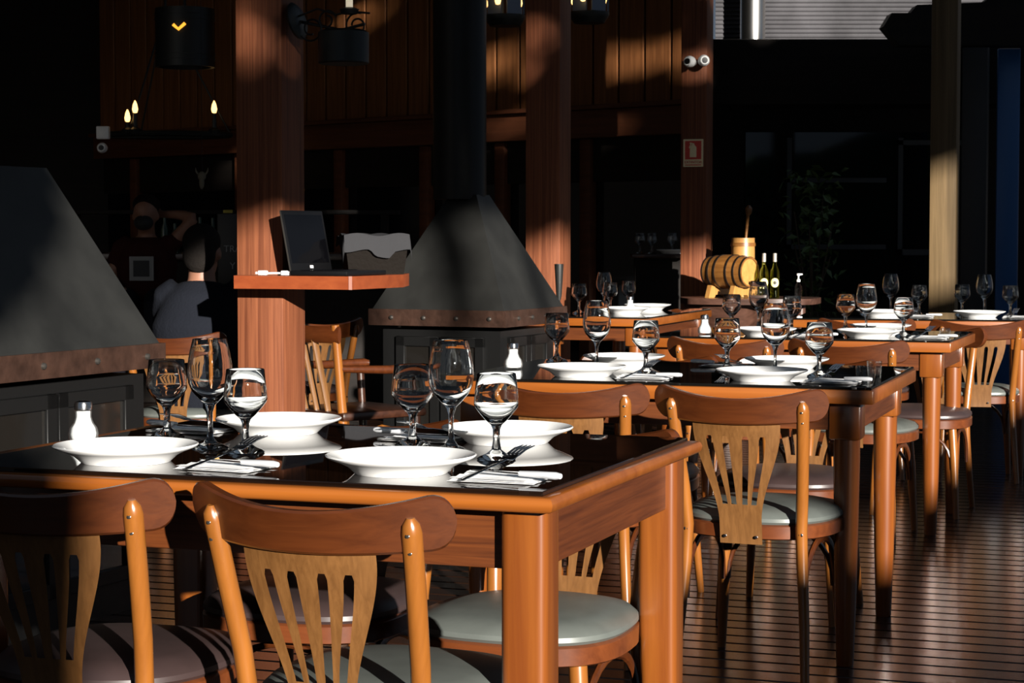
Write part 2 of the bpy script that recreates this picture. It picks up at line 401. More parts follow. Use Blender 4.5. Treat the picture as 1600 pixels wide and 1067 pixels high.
T4 = make_table('dining_table', 'fourth dining table beneath the weathered post, cut by the frame', (2.50, 9.48), 1.15, .86, False, R(-13))
T6 = make_table('dining_table', 'dining table standing behind the central fireplace and its pillar', (.66, 9.79), .58, 1.3, False)

# ------------------------------------------------------------------ chairs
def make_chair(label, cush):
    t = thing('dining_chair', label, 'chair', group='bentwood dining chairs')
    # seat
    def se(hw, hd, z, n=44, cy=0):
        pts = []
        for k in range(n):
            a = 2*math.pi*k/n; ca, sa = math.cos(a), math.sin(a); e = 2/2.7
            x = hw*math.copysign(abs(ca)**e, ca); y = hd*math.copysign(abs(sa)**e, sa)
            x *= 1 + .10*y/hd*.5
            pts.append((x, y+cy, z))
        return pts
    b = B(); b.rings([se(.199, .204, .368, cy=.01), se(.206, .211, .372, cy=.01), se(.207, .212, .404, cy=.01), se(.200, .205, .409, cy=.01)])
    obj('seat_frame', b, M['seatframe'], t)
    b = B(); b.rings([se(.200, .206, .4085, cy=.01), se(.206, .212, .415, cy=.01), se(.205, .211, .424, cy=.01), se(.191, .197, .437, cy=.01), se(.147, .152, .447, cy=.01), se(.08, .083, .451, cy=.01), se(.02, .02, .452, cy=.01)])
    obj('cushion', b, M[cush], t)
    # rear posts
    for sx in (-1, 1):
        pts = [(sx*.178, -.232, 0), (sx*.168, -.205, .15), (sx*.158, -.190, .30), (sx*.154, -.188, .40), (sx*.160, -.204, .50), (sx*.169, -.235, .62), (sx*.175, -.260, .715), (sx*.176, -.265, .728), (sx*.176, -.267, .738)]
        b = B(); b.tube(pts, [.0115, .0135, .0150, .016, .0162, .0164, .0164, .0135, .006], 14); p = obj('rear_post', b, M['post'], t)
        for r_, z, y, t_ in ((.006, .388, -.2025, 90), (.004, .712, -.2752, 75), (.004, .685, -.2675, 75)):
            b = B(); b.lathe([(0, -.002), (r_, -.002), (r_, .0003), (r_*.8, .001), (0, .0013)], 10, (sx*.1555 if z < .5 else sx*.1752, y, z), Euler((R(t_), 0, 0)).to_matrix())
            obj('screw', b, M['rivet' if z > .5 else 'steel'], p)
    # crest rail, bowed around the sitter
    def cy(x): return -.291 + 1.5*x*x
    b = B(); rings = []
    N = 41
    for i in range(N):
        x = -.229*math.cos(math.pi*i/(N-1)); f = abs(x)/.229
        zt = .744 + .036*f**2; zb = .676 + .012*f**2
        if f > .84:
            q = (f-.84)/.16; hh = (zt-zb)/2*max(.04, math.sqrt(max(0, 1-q**2.3))); mid = (zt+zb)/2; zt, zb = mid+hh, mid-hh
        y = cy(x); sl = 2.9*x; nx, ny = -sl, 1.0; l = math.hypot(nx, ny); nx /= l; ny /= l
        th = .011; ln = .028
        ring = []
        for (o, z) in ((-th, zb+.004), (-th+.004, zb), (th-.004, zb), (th, zb+.004), (th, zt-.004), (th-.004, zt), (-th+.004, zt), (-th, zt-.004)):
            zz = zb+(zt-zb)*.5 if zt-zb < .01 else z
            dy = -(zz-.70)*.22
            ring.append((x+nx*o, y+ny*o+dy, zz))
        rings.append(ring)
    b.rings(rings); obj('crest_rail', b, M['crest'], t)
    # slotted splat
    b = B(); NR = 34
    verts = []; xs_rows = []
    def half(s):    # s 0 bottom .. 1 top
        q = max(0, min(1, (s-.18)/.78)); q = q*q*(3-2*q)
        return .057 + .060*q
    for r in range(NR+1):
        s = r/NR; z = .358 + .325*s; hw = half(s)
        row = [-hw]
        inslot = .33 < s < .89
        ctr = [-.62, -.235, .235, .62]
        for cpos in ctr:
            c0 = cpos*hw; g = .0062 + .0028*s
            if inslot:
                d = min((s-.33)/.035, (.89-s)/.035, 1); g *= math.sqrt(max(.02, 1-(1-d)**2))
            row += [c0-g, c0+g]
        row.append(hw); xs_rows.append((z, s, row, inslot))
    for z, s, row, ins in xs_rows:
        y = -.212 - .075*s**1.3; bowed = s**1.5
        verts.append([b.bm.verts.new((x, y + 1.45*x*x*bowed, z)) for x in row])
    for r in range(NR):
        s = (xs_rows[r][1]+xs_rows[r+1][1])/2
        for c in range(9):
            if c % 2 == 1 and .33 < s < .89: continue
            b.bm.faces.new((verts[r][c], verts[r][c+1], verts[r+1][c+1], verts[r+1][c]))
    bmesh.ops.solidify(b.bm, geom=b.bm.faces[:], thickness=.009)
    sp = obj('splat', b, M['splat'], t)
    for sx in (-1, 1):
        b = B(); b.lathe([(0, -.003), (.005, -.003), (.004, .001), (0, .0013)], 8, (sx*.042, -.2205, .378), Euler((R(90), 0, 0)).to_matrix()); obj('screw', b, M['steel'], sp)
    # front legs and bent braces
    for sx in (-1, 1):
        b = B(); b.tube([(sx*.150, .150, .372), (sx*.160, .160, .25), (sx*.172, .172, .02), (sx*.173, .173, 0)], [.018, .0175, .0125, .012], 14)
        obj('front_leg', b, M['post'], t)
    def brace(p0, p1, h):
        p0, p1 = Vector(p0), Vector(p1)
        pts = arc(lambda q: p0.lerp(p1, .5-.5*math.cos(math.pi*q)) + Vector((0, 0, h*math.sin(math.pi*q)**.8)), 15)
        d = (p1-p0).normalized().cross(Vector((0, 0, 1)))
        bb = B(); bb.tube(pts, .011, 8, flat=.65); return bb
    for sx in (-1, 1):
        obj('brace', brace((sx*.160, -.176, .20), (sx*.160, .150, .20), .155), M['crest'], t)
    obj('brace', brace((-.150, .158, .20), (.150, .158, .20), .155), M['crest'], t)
    return t
GREY = make_chair('x', 'grey_cush'); BROWN = make_chair('x', 'brown_cush')
first = {GREY: True, BROWN: True}
def chair(base, label, x, y, rz):
    if first[base]:
        first[base] = False; o = base; o.location = (x, y, 0); o.rotation_euler = (0, 0, rz); o['label'] = label
    else: o = dup(base, (x, y, 0), rz, label)
    return o
def chair_at(tb, base, u, v, turn, label):
    t, place, th, ax, ay = tb; p = place(u, v)
    chair(base, label, p.x, p.y, th + turn)
chair_at(T1, BROWN, -.825, .105, R(2), 'half shaded chair at the corner of the front table, brown seat')
chair_at(T1, GREY, -.294, .085, R(-5), 'grey seated chair with its back to us, at the front table')
chair_at(T1, GREY, -.262, .70, R(178), 'grey seated chair tucked under the far side of the front table')
chair_at(T1, BROWN, -.74, .745, R(181), 'brown seated chair tucked under the far side of the front table')
chair_at(T2, GREY, -.287, .02, R(-5), 'grey seated chair with fully visible slotted back, at the second table')
chair_at(T2, BROWN, -.80, .05, R(2), 'chair partly hidden behind the front table plates, at the second table')
chair_at(T2, BROWN, -.36, .77, R(178), 'brown seated chair on the far side of the second table, near its lit leg')
chair_at(T2, GREY, -.86, .80, R(184), 'chair on the far side of the second table, behind the slotted back')
chair_at(T3, GREY, -.335, .02, R(-4), 'grey seated chair at the third table beneath the centre plate')
chair_at(T3, BROWN, -.815, .02, R(-3), 'chair at the third table with its crest below the salt shaker')
chair_at(T3, BROWN, -.20, .72, R(178), 'brown seated chair under the far side of the third table')
chair_at(T4, GREY, -.28, .0, R(4), 'grey seated chair between the third and fourth tables, slots visible')
chair_at(T4, BROWN, -.80, .02, R(2), 'chair at the fourth table with only its crest showing')
chair(BROWN, 'small chair far back beside the table with the barrel', 1.0, 11.0, R(-60))
chair(GREY, 'chair the grey haired seated person sits on', -1.36, 8.37, R(-8))
chair(BROWN, 'chair standing beyond the laptop pillar next to the armchair', -1.04, 9.62, R(35))

# armchair beyond the pillar
t = thing('wooden_armchair', 'dark wooden armchair standing between the laptop pillar and the fireplace', 'armchair', (-.66, 8.35, 0), R(-50))
b = B(); b.box((0, 0, .425), (.44, .43, .035), bevel=.012); obj('seat', b, M['darkwood'], t)
for sx in (-1, 1):
    b = B(); b.tube([(sx*.19, -.2, 0), (sx*.18, -.19, .42), (sx*.185, -.23, .80)], [.016, .02, .017], 12); obj('rear_post', b, M['post'], t)
    b = B(); b.tube([(sx*.2, .2, 0), (sx*.19, .18, .3), (sx*.2, .17, .60)], [.014, .018, .016], 12); obj('front_leg', b, M['darkwood'], t)
    b = B(); b.tube([(sx*.185, -.21, .62), (sx*.215, 0, .61), (sx*.215, .2, .61), (sx*.20, .22, .61)], [.014, .018, .02, .012], 10); obj('armrest', b, M['crest'], t)
    b = B(); b.tube(arc(lambda q: (sx*.19, -.18+.36*q, .2+.17*math.sin(math.pi*q)), 11), .012, 8); obj('brace', b, M['post'], t)
b = B(); b.tube(arc(lambda q: (-.21+.42*q, -.225-.05*math.sin(math.pi*q), .76), 11), .035, 10, flat=.35, up=(0, 0, 1)); obj('crest_rail', b, M['crest'], t)
for x in (-.08, 0, .08):
    b = B(); b.tube([(x, -.19, .44), (x, -.26, .74)], .016, 10, flat=.6); obj('spindle', b, M['splat'], t)

# ------------------------------------------------------------------ tableware
def lathe_proto(name, prof, mat, seg=40):
    b = B(); b.lathe(prof, seg); return obj(name, b, mat)
plate_p = [(0, .004), (.066, .004), (.070, 0), (.078, 0), (.082, .004), (.092, .013), (.110, .021), (.1255, .027), (.1278, .030), (.1255, .0318), (.110, .0265), (.095, .019), (.086, .012), (.074, .0095), (.03, .009), (0, .009)]
PLATE = lathe_proto('dinner_plate', plate_p, M['plate'], 64)
gob = [(0, 0), (.034, 0), (.0352, .002), (.030, .006), (.018, .011), (.009, .018), (.0062, .034), (.0068, .054), (.0100, .062), (.0195, .071), (.0300, .083), (.0382, .0935), (.0402, .0985), (.0400, .105), (.0385, .122), (.0352, .153), (.0343, .1545), (.0337, .153), (.0370, .122), (.0386, .105), (.0385, .100), (.0365, .0955), (.0285, .0855), (.0180, .0750), (.008, .069), (0, .068)]
tal = [(0, 0), (.0335, 0), (.0345, .0022), (.026, .006), (.013, .011), (.0065, .020), (.0045, .042), (.005, .068), (.010, .082), (.022, .094), (.034, .108), (.0405, .123), (.0425, .138), (.0415, .158), (.0375, .182), (.0318, .205), (.0312, .206), (.0306, .205), (.0364, .182), (.0404, .158), (.0413, .138), (.0393, .124), (.0325, .110), (.020, .098), (.007, .090), (0, .089)]
def goblet_proto(name, prof, split):
    root = thing(name, 'x', 'glass')
    b = B(); b.lathe(prof[split:], 40); obj('bowl', b, M['glass'], root)
    b = B(); b.lathe(prof[:split+1]+[(0, prof[split][1])], 40); obj('stem_and_foot', b, M['glass'], root)
    return root
GOB = goblet_proto('water_goblet', gob, 8); TAL = goblet_proto('wine_glass', tal, 8)
def napkin_mesh():
    b = B()
    for k, (z, sx, sy, o, a) in enumerate(((.0, .15, .10, 0, 0), (.0022, .146, .097, .002, .03), (.0044, .135, .09, -.004, -.04))):
        nx, ny = 10, 6; vs = []
        for j in range(ny+1):
            row = []
            for i in range(nx+1):
                x = (i/nx-.5)*sx+o; y = (j/ny-.5)*sy
                zz = z+.0008+.0025*(abs(x)/(sx/2))**4*math.sin(9*y*20+k)*.5+.002*max(0, (y/(sy/2)))**3*(k+1)*.6
                row.append(b.bm.verts.new((x*math.cos(a)-y*math.sin(a), x*math.sin(a)+y*math.cos(a), zz)))
            vs.append(row)
        for j in range(ny):
            for i in range(nx): b.bm.faces.new((vs[j][i], vs[j][i+1], vs[j+1][i+1], vs[j+1][i]))
    bmesh.ops.solidify(b.bm, geom=b.bm.faces[:], thickness=.0007)
    return b
NAP = obj('paper_napkin', napkin_mesh(), M['napkin'])
def fork_proto():
    root = thing('dinner_fork', 'x', 'fork')
    b = B(); b.tube([(0, -.10, .003), (0, -.09, .0032), (0, -.03, .004), (0, .02, .005), (0, .04, .006)], [.004, .0058, .0035, .0028, .0035], 10, flat=.35, up=(1, 0, 0)); obj('handle', b, M['steel'], root)
    b = B(); b.box((0, .052, .0075), (.026, .028, .0018), rot=(R(12), 0, 0), bevel=.0006)
    for x in (-.0112, -.0038, .0038, .0112):
        b.tube([(x, .06, .009), (x, .085, .0135), (x, .115, .0135)], [.0022, .0021, .0010], 6)
    obj('tines', b, M['steel'], root)
    return root
def knife_proto():
    root = thing('dinner_knife', 'x', 'knife')
    b = B(); b.tube([(0, -.088, .006), (0, -.08, .006), (0, -.045, .006), (0, -.01, .0055)], [.006, .0085, .0075, .006], 12, flat=.75, up=(1, 0, 0)); obj('handle', b, M['grey_handle'], root)
    b = B(); b.prism([(-.006, -.012), (.007, -.012), (.008, .05), (.004, .078), (-.004, .084), (-.007, .05)], .0048, .0060); obj('blade', b, M['steel'], root)
    return root
FORK, KNIFE = fork_proto(), knife_proto()
for ch_ in FORK.children: ch_.rotation_euler = (R(7), 0, 0)      # propped on the folded napkin and knife
def shaker_proto():
    root = thing('salt_shaker', 'x', 'salt shaker')
    K = 1.14
    b = B(); b.lathe([(r*K, z*K) for r, z in [(0, 0), (.021, 0), (.0245, .003), (.0258, .013), (.0235, .023), (.017, .032), (.0138, .042), (.0142, .052), (.0140, .056), (.0126, .056), (.0124, .042), (.0155, .032), (.0218, .023), (.0240, .013), (.022, .004), (0, .004)]], 28); obj('glass_body', b, M['glass_thin'], root)
    b = B(); b.lathe([(r*K, z*K) for r, z in [(0, .0045), (.0195, .0045), (.0215, .013), (.0195, .023), (.0140, .032), (.0112, .042), (.0115, .052), (0, .052)]], 24); obj('salt', b, M['salt'], root)
    b = B(); b.lathe([(r*K, z*K) for r, z in [(0, .0545), (.0148, .0545), (.0150, .064), (.0135, .068), (.006, .070), (0, .0702)]], 24); obj('metal_cap', b, M['steel'], root)
    return root
SHK = shaker_proto()
used = set()
def put(proto, loc, rz, label, group=None):
    if proto in used: o = dup(proto, loc, rz, label)
    else:
        used.add(proto); o = proto; o.location = loc; o.rotation_euler = (0, 0, rz); o['label'] = label
    cat = {'dinner_plate': 'plate', 'paper_napkin': 'napkin'}.get(o.name.split('.')[0])
    if cat: o['category'] = cat
    o['group'] = group
    return o
def plate(tb, u, v, label): put(PLATE, tb[1](u, v, .0002), random.uniform(0, 3), label, 'white dinner plates on the tables')
def cover(tb, u, v, flip, where):
    t, place, th, ax, ay = tb; s = -1 if flip else 1
    base = th + (math.pi if flip else 0)
    put(NAP, place(u, v, .0002), base + R(random.uniform(-5, 5)), 'white folded napkin under cutlery '+where, 'folded napkins')
    put(FORK, place(u-.022 if s > 0 else u+.008, v+.035, .0150), base + R(random.uniform(-14, -6)), 'steel fork lying on napkin '+where, 'forks')
    put(KNIFE, place(u+s*.030, v-s*.012, .0080), base + R(76), 'steel knife with pale handle '+where, 'knives')
def goblet(tb, u, v, label): put(GOB, tb[1](u, v, .0002), random.uniform(0, 6), label, 'water goblets')
def wine(tb, u, v, label): put(TAL, tb[1](u, v, .0002), random.uniform(0, 6), label, 'tall wine glasses')
def shaker(tb, u, v, label): put(SHK, tb[1](u, v, .0002), 0, label, 'salt shakers')

plate(T1, -.305, .155, 'white plate on front table beside the fork with upright tines')
plate(T1, -.828, .145, 'white plate on front table next to the salt shaker')
plate(T1, -.304, .68, 'white plate at the far edge of the front table, behind the tall wine glass')
plate(T1, -.804, .70, 'half shaded white plate on front table before the laptop pillar')
cover(T1, -.115, .120, False, 'near the rim corner of the front table')
cover(T1, -.615, .115, False, 'between the two near plates of the front table')
cover(T1, -.475, .665, True, 'beneath the goblet between far plates of the front table')
cover(T1, -.985, .66, True, 'behind the goblet at the shaker end of the front table')
goblet(T1, -.454, .565, 'water goblet on front table over the far napkin')
wine(T1, -.350, .500, 'tall wine glass on front table before the far plate')
goblet(T1, -.222, .395, 'water goblet on front table beside the upright fork tines')
goblet(T1, -.972, .545, 'water goblet on front table against the copper rim')
wine(T1, -.795, .395, 'tall wine glass on front table with the bright sun star')
goblet(T1, -.695, .345, 'water goblet on front table overlapping the foot of the pillar')
shaker(T1, -1.085, .42, 'salt shaker on the front table beside a white plate')

plate(T2, -.845, .165, 'white plate on second table by its napkin set, below the tall glass')
plate(T2, -.325, .160, 'partly shaded white plate on second table near the dark corner')
plate(T2, -.861, .680, 'white plate at the far edge of the second table, shaded on one side')
plate(T2, -.355, .690, 'white plate at the far edge of the second table between two goblets')
cover(T2, -.655, .14, False, 'between the near plates of the second table')
cover(T2, -.13, .14, False, 'at the shadowed corner of the second table')
cover(T2, -.545, .70, True, 'between the far plates of the second table')
goblet(T2, -1.11, .78, 'water goblet on second table in front of the hood base')
wine(T2, -.883, .45, 'tall wine glass on second table over the far plate')
goblet(T2, -.70, .33, 'water goblet on second table beside the near napkin')
goblet(T2, -.51, .56, 'reddish looking water goblet on second table')
wine(T2, -.338, .42, 'tall wine glass on second table between both reddish and clear goblets')
goblet(T2, -.20, .36, 'water goblet on second table beside the shadowed cutlery')
shaker(T2, -1.13, .40, 'salt shaker on the second table in front of the hearth')

plate(T3, -.750, .155, 'white plate on third table partly behind the reddish goblet')
plate(T3, -.331, .15, 'white plate on third table just above a chair crest')
plate(T3, -.361, .62, 'white plate at the far edge of the third table')
cover(T3, -.56, .12, False, 'between plates of the third table')
cover(T3, -.10, .15, False, 'at the front corner of the third table')
goblet(T3, -.968, .50, 'water goblet on third table beneath the barrel')
wine(T3, -.879, .62, 'tall wine glass on third table below the wine bottles')
goblet(T3, -.683, .36, 'water goblet on third table behind the tall glass of the second')
goblet(T3, -.518, .68, 'water goblet on third table in front of the fourth table corner')
wine(T3, -.381, .38, 'tall wine glass on third table before a far plate')
goblet(T3, -.217, .29, 'water goblet on third table beside the bright napkin')
shaker(T3, -1.01, .20, 'salt shaker on the third table beside a chair crest')
plate(T4, -.265, .28, 'white plate on fourth table in front of the weathered post')
plate(T4, -.74, .30, 'white plate on fourth table behind the third table glasses')
cover(T4, -.56, .25, False, 'between plates of the fourth table')
cover(T4, -.08, .25, False, 'at the cut end of the fourth table')
goblet(T4, -.35, .60, 'water goblet on fourth table before the weathered post')
wine(T4, -.24, .62, 'tall wine glass on fourth table beside the weathered post')
goblet(T4, -.115, .42, 'water goblet on fourth table against the blue panel')
goblet(T4, -.83, .60, 'water goblet on fourth table among the third table glasses')
wine(T4, -.71, .66, 'tall wine glass on fourth table rising behind the third table')
goblet(T4, -.56, .42, 'water goblet on fourth table close to the chair gap')
plate(T6, -.251, .50, 'white plate on the table behind the fireplace')
plate(T6, -.27, .98, 'white plate farther along the table behind the fireplace')
goblet(T6, -.474, .40, 'water goblet beside the pillar on the table behind the fireplace')
wine(T6, -.477, .85, 'tall wine glass on the table behind the fireplace')
goblet(T6, -.41, .74, 'small water goblet below the tall one behind the fireplace')
goblet(T6, -.42, 1.12, 'water goblet behind the plates of the table behind the fireplace')
shaker(T6, -.31, .78, 'salt shaker on the table behind the fireplace')
# small clear tumbler and toothpick holder
b = B(); b.lathe([(0, 0), (.019, 0), (.0225, .045), (.0215, .045), (.0182, .004), (0, .004)], 8)
tag(obj('clear_tumbler', b, M['glass_thin'], loc=T2[1](-.05, .40, .0002)), 'small clear tumbler near the corner of the second table', 'tumbler')
b = B(); b.lathe([(0, 0), (.022, 0), (.024, .02), (.02, .03), (.0185, .028), (.021, .018), (.02, .003), (0, .003)], 14)
tag(obj('glass_ashtray', b, M['glass_thin'], loc=T3[1](-.07, .42, .0002)), 'small glass ashtray at the corner of the third table', 'ashtray')

# ------------------------------------------------------------------ fireplaces
def fireplace(label, corner, rot, Lr, Ll, ztop, tr, tl, chim):
    """corner = front right corner; local +y runs along the right side, -x along the front"""
    t = thing('fireplace', label, 'fireplace', (corner[0], corner[1], 0), rot, 'iron hooded fireplaces')
    def ring(in_, z): return [(-Ll+in_, in_, z), (-in_, in_, z), (-in_, Lr-in_, z), (-Ll+in_, Lr-in_, z)]
    cx, cy = -Ll/2, Lr/2
    b = B(); b.rings([ring(.012, .82), [(cx-tl, cy-tr, ztop), (cx+tl, cy-tr, ztop), (cx+tl, cy+tr, ztop), (cx-tl, cy+tr, ztop)]]); obj('hood', b, M['iron'], t, ang=10)
    b = B(); b.rings([ring(.0, .75), ring(0, .825)]); rm = obj('copper_rim', b, M['copper'], t)
    def rivet(p, nx, ny):
        b = B(); q = Vector((nx, ny, 0)).to_track_quat('Z', 'Y').to_matrix()
        b.lathe([(0, 0), (.011, 0), (.009, .006), (.004, .009), (0, .0095)], 12, p, q); obj('rivet', b, M['rivet'], rm)
    for k in range(4): rivet((-Ll+.12+k*(Ll-.2)/3, 0, .787), 0, -1)
    for k in range(4): rivet((0, .14+k*(Lr-.24)/3, .787), 1, 0)
    b = B(); b.rings([ring(.05, 0.0), ring(.05, .73)]); obj('body', b, M['iron_dark'], t)
    # framed doors on the two visible sides
    def side(n, p0, d, nrm, length):
        for k in range(n):
            w_ = (length-.14)/n; c = Vector(p0)+Vector(d)*(.07+w_*(k+.5)); nv = Vector(nrm)
            def bx(bb, off, ww, z0, z1, th, dep):
                cc = c+Vector(d)*off+nv*dep
                bb.box((cc.x, cc.y, (z0+z1)/2), (ww if abs(d[0]) > .5 else th, th if abs(d[0]) > .5 else ww, z1-z0), bevel=.002, seg=1)
            bb = B(); z0, z1 = .10, .70; e = .045
            bx(bb, 0, w_-.01, z1-e, z1, .02, .008); bx(bb, 0, w_-.01, z0, z0+e, .02, .008)
            bx(bb, -(w_/2-.005-e/2), e, z0, z1, .02, .008); bx(bb, w_/2-.005-e/2, e, z0, z1, .02, .008)
            fo = obj('door', bb, M['iron_dark'], t)
            bb = B(); bx(bb, 0, w_-.01-2*e+.004, z0+e-.002, z1-e+.002, .006, .004); obj('pane', bb, M['door_glass'], fo)
    side(2, (-Ll+.05, .05, 0), (1, 0, 0), (0, -1, 0), Ll-.10+.0)
    side(2, (-.05, .05, 0), (0, 1, 0), (1, 0, 0), Lr-.10)
    b = B(); b.lathe([(0, ztop-.02), (chim, ztop-.02), (chim, 5.1), (0, 5.1)], 28, (cx-.05, cy, 0)); obj('chimney', b, M['iron_dark'], t)
    return t
HR = R(24.8-90+90)*-1
fireplace('iron hooded fireplace with copper rim in front of the pillar', (-.029, 8.91), HR, .70, .70, 1.353, .07, .07, .125)
fireplace('large iron hooded fireplace cut by the frame edge', (-1.506, 5.33), HR, 1.0, .75, 1.37, .31, .07, .11)
# flared holder standing at the corner of the table behind the fireplace
b = B(); b.lathe([(0, 0), (.03, 0), (.03, .006), (.008, .016), (.007, .075), (.014, .10), (.0235, .26), (.0215, .26), (.011, .102), (0, .10)], 18)
tag(obj('flared_vase', b, M['iron'], loc=T6[1](-.48, .085, .0002)), 'grey flared metal vase in front of the pillar beside the fireplace', 'vase')

# ------------------------------------------------------------------ shelf, laptop, basket
b = B(); b.prism([(-1.07, 7.66), (-.605, 7.49), (-.43, 7.86), (-.42, 8.13), (-.80, 8.13), (-.838, 7.90), (-.888, 7.728), (-1.075, 7.795)], .958, 1.008)
tg = tag(obj('wall_shelf', b, M['shelf']), 'red brown shelf fixed around the timber pillar under the laptop', 'shelf')
b = B(); b.box((-.608, 7.4905, .983), (.013, .003, .051), rot=(0, 0, R(-20)))
obj('faded_tape', b, M['tape'], tg)
lt = thing('laptop', 'open black laptop on the shelf at the pillar', 'laptop', (-.848, 7.60, 1.0085), R(-25))
b = B(); b.box((.125, .155, .010), (.25, .31, .018), bevel=.004); base = obj('base', b, M['black'], lt)
b = B()
for i in range(5):
    for j in range(12): b.box((.045+i*.02, .03+j*.0225, .0200), (.015, .018, .003))
obj('keyboard', b, M['screen'], base)
b = B(); b.box((-.0, .155, .122), (.008, .31, .236), bevel=.003); scr = obj('lid', b, M['black'], lt, loc=(.004, 0, .014), rot=(0, R(-11), 0))
b = B(); b.box((.0045, .155, .128), (.001, .28, .19)); obj('screen', b, M['screen'], scr)
b = B(); b.box((.0047, .155, .018), (.001, .022, .011)); obj('screen_logo', b, M['white'], scr)
b = B(); b.box((.0, -.0006, .122), (.006, .001, .234)); obj('side_trim', b, M['rivet'], scr)
bk = thing('storage_basket', 'dark basket covered by a grey cloth behind the laptop', 'basket', (-.555, 8.01, 1.0085), R(12))
b = B(); b.rings([[(-.11, -.075, 0), (.11, -.075, 0), (.11, .075, 0), (-.11, .075, 0)], [(-.128, -.09, .14), (.128, -.09, .14), (.128, .09, .14), (-.128, .09, .14)]]); obj('basket_body', b, M['wicker'], bk)
b = B(); nx, ny = 26, 14; vs = []
rr = random.Random(5)
for j in range(ny+1):
    row = []
    for i in range(nx+1):
        x = (i/nx-.5)*.31; y = (j/ny-.5)*.30; z = .152+.006*math.sin(x*37+y*21)+.004*math.sin(y*60)
        ox = max(0, abs(x)-.132); oy = max(0, -y-.095)
        cut = .06+.05*max(0, 1-abs(x-.02)/.05)
        if ox > 0: z -= ox*2.0; x = math.copysign(.132+ox*.25, x)
        if oy > 0: z -= min(oy*1.5, cut); y = -.095-oy*.18
        row.append(b.bm.verts.new((x, y, z)))
    vs.append(row)
for j in range(ny):
    for i in range(nx): b.bm.faces.new((vs[j][i], vs[j][i+1], vs[j+1][i+1], vs[j+1][i]))
bmesh.ops.solidify(b.bm, geom=b.bm.faces[:], thickness=.003)
tag(obj('draped_cloth', b, M['cloth'], loc=(-.555, 8.01, 1.0105), rot=(0, 0, R(12))), 'crumpled grey cloth draped over the dark basket', 'cloth')
pg = thing('power_plug', 'white power plug lying at the shelf edge by the pillar', 'plug', (-.93, 7.655, 1.0085), TH)
b = B(); b.box((-.03, 0, .010), (.036, .022, .018), bevel=.004); b.box((.075, 0, .010), (.05, .022, .018), bevel=.004); obj('plug_body', b, M['white'], pg)
b = B(); b.tube([(-.012, 0, .008), (.02, .003, .009), (.055, 0, .009)], .004, 8); b.tube([(-.06, 0, .009), (-.045, 0, .009)], .005, 8); obj('plug_cable', b, M['white'], pg)
b = B(); b.tube([(.10, 0, .008), (.105, .01, .006), (.108, .04, .005), (.09, .09, .005)], .003, 8); obj('black_cable', b, M['black'], pg)

# ------------------------------------------------------------------ barrel table
tb = thing('live_edge_table', 'dark live edge slab table carrying the small barrel and bottles', 'table', (1.62, 13.55, 0), R(-8))
pts = []
for k in range(40):
    a = 2*math.pi*k/40; ca, sa = math.cos(a), math.sin(a)
    pts.append((.47*math.copysign(abs(ca)**.6, ca)*(1+.04*math.sin(5*a)), .34*math.copysign(abs(sa)**.7, sa)*(1+.05*math.sin(4*a+1))))
b = B(); b.prism(pts, .705, .744); obj('tabletop', b, M['slab'], tb)
b = B(); b.lathe([(0, 0), (.16, 0), (.15, .1), (.16, .35), (.21, .55), (.29, .70), (0, .70)], 12, (-.16, 0, 0)); obj('trunk_base', b, M['slab'], tb)
b = B(); b.tube([(.36, 0, 0), (.34, 0, .70)], [.03, .035], 10); obj('leg', b, M['slab'], tb)
br = thing('wine_barrel', 'small oak barrel lying on a cradle on the slab table', 'barrel', (1.475, 13.50, .7442), R(-45))
Mx = Euler((0, R(90), 0)).to_matrix()
b = B(); b.lathe([(0, -.165), (.090, -.165), (.090, -.175), (.1, -.175), (.112, -.08), (.117, 0), (.112, .08), (.1, .175), (.090, .175), (.090, .163), (0, .163)], 36, (0, 0, .176), Mx); obj('staves', b, M['barrel'], br)
b = B(); b.lathe([(0, .160), (.0895, .160), (.0895, .1665), (.045, .168), (0, .168)], 32, (0, 0, .176), Mx); obj('barrel_head', b, M['barrel_end'], br)
for xx, rr_ in ((-.165, .1025), (-.11, .1105), (-.05, .1165), (.05, .1165), (.11, .1105), (.165, .1025)):
    b = B(); b.ring([(rr_-.004, xx-.007), (rr_+.0015, xx-.007), (rr_+.0015, xx+.007), (rr_-.004, xx+.007)], 36, (0, 0, .176), Mx); obj('hoop', b, M['hoop'], br)
for xx in (-.10, .10):
    b = B(); b.prism([(-.12, 0), (-.06, 0), (-.045, .02), (.045, .02), (.06, 0), (.12, 0), (.09, .085), (.05, .072), (0, .064), (-.05, .072), (-.09, .085)], xx-.018, xx+.018, Matrix(((0, 0, 1, 0), (1, 0, 0, 0), (0, 1, 0, 0), (0, 0, 0, 1)))); obj('cradle', b, M['churn'], br)
b = B(); b.tube([(.16, 0, .10), (.2, 0, .098)], .007, 8); b.box((.195, 0, .112), (.008, .03, .012)); obj('spigot', b, M['hoop'], br)
ch = thing('wooden_churn', 'pale wooden churn with a stick behind the barrel', 'churn', (1.60, 13.80, .7442))
b = B(); b.lathe([(0, 0), (.085, 0), (.082, .2), (.08, .405), (.072, .405), (.074, .2), (.076, .01), (0, .01)], 28); obj('tub', b, M['churn'], ch)
for z in (.06, .20, .36):
    b = B(); b.ring([(.080, z-.012), (.0865, z-.012), (.0855, z+.012), (.079, z+.012)], 28); obj('hoop', b, M['barrel'], ch)
b = B(); b.tube([(.0, 0, .1), (.02, 0, .42), (.032, 0, .56), (.036, 0, .58), (.038, 0, .61), (.04, 0, .63)], [.009, .0095, .011, .022, .024, .008], 12); obj('stick', b, M['barrel'], ch)
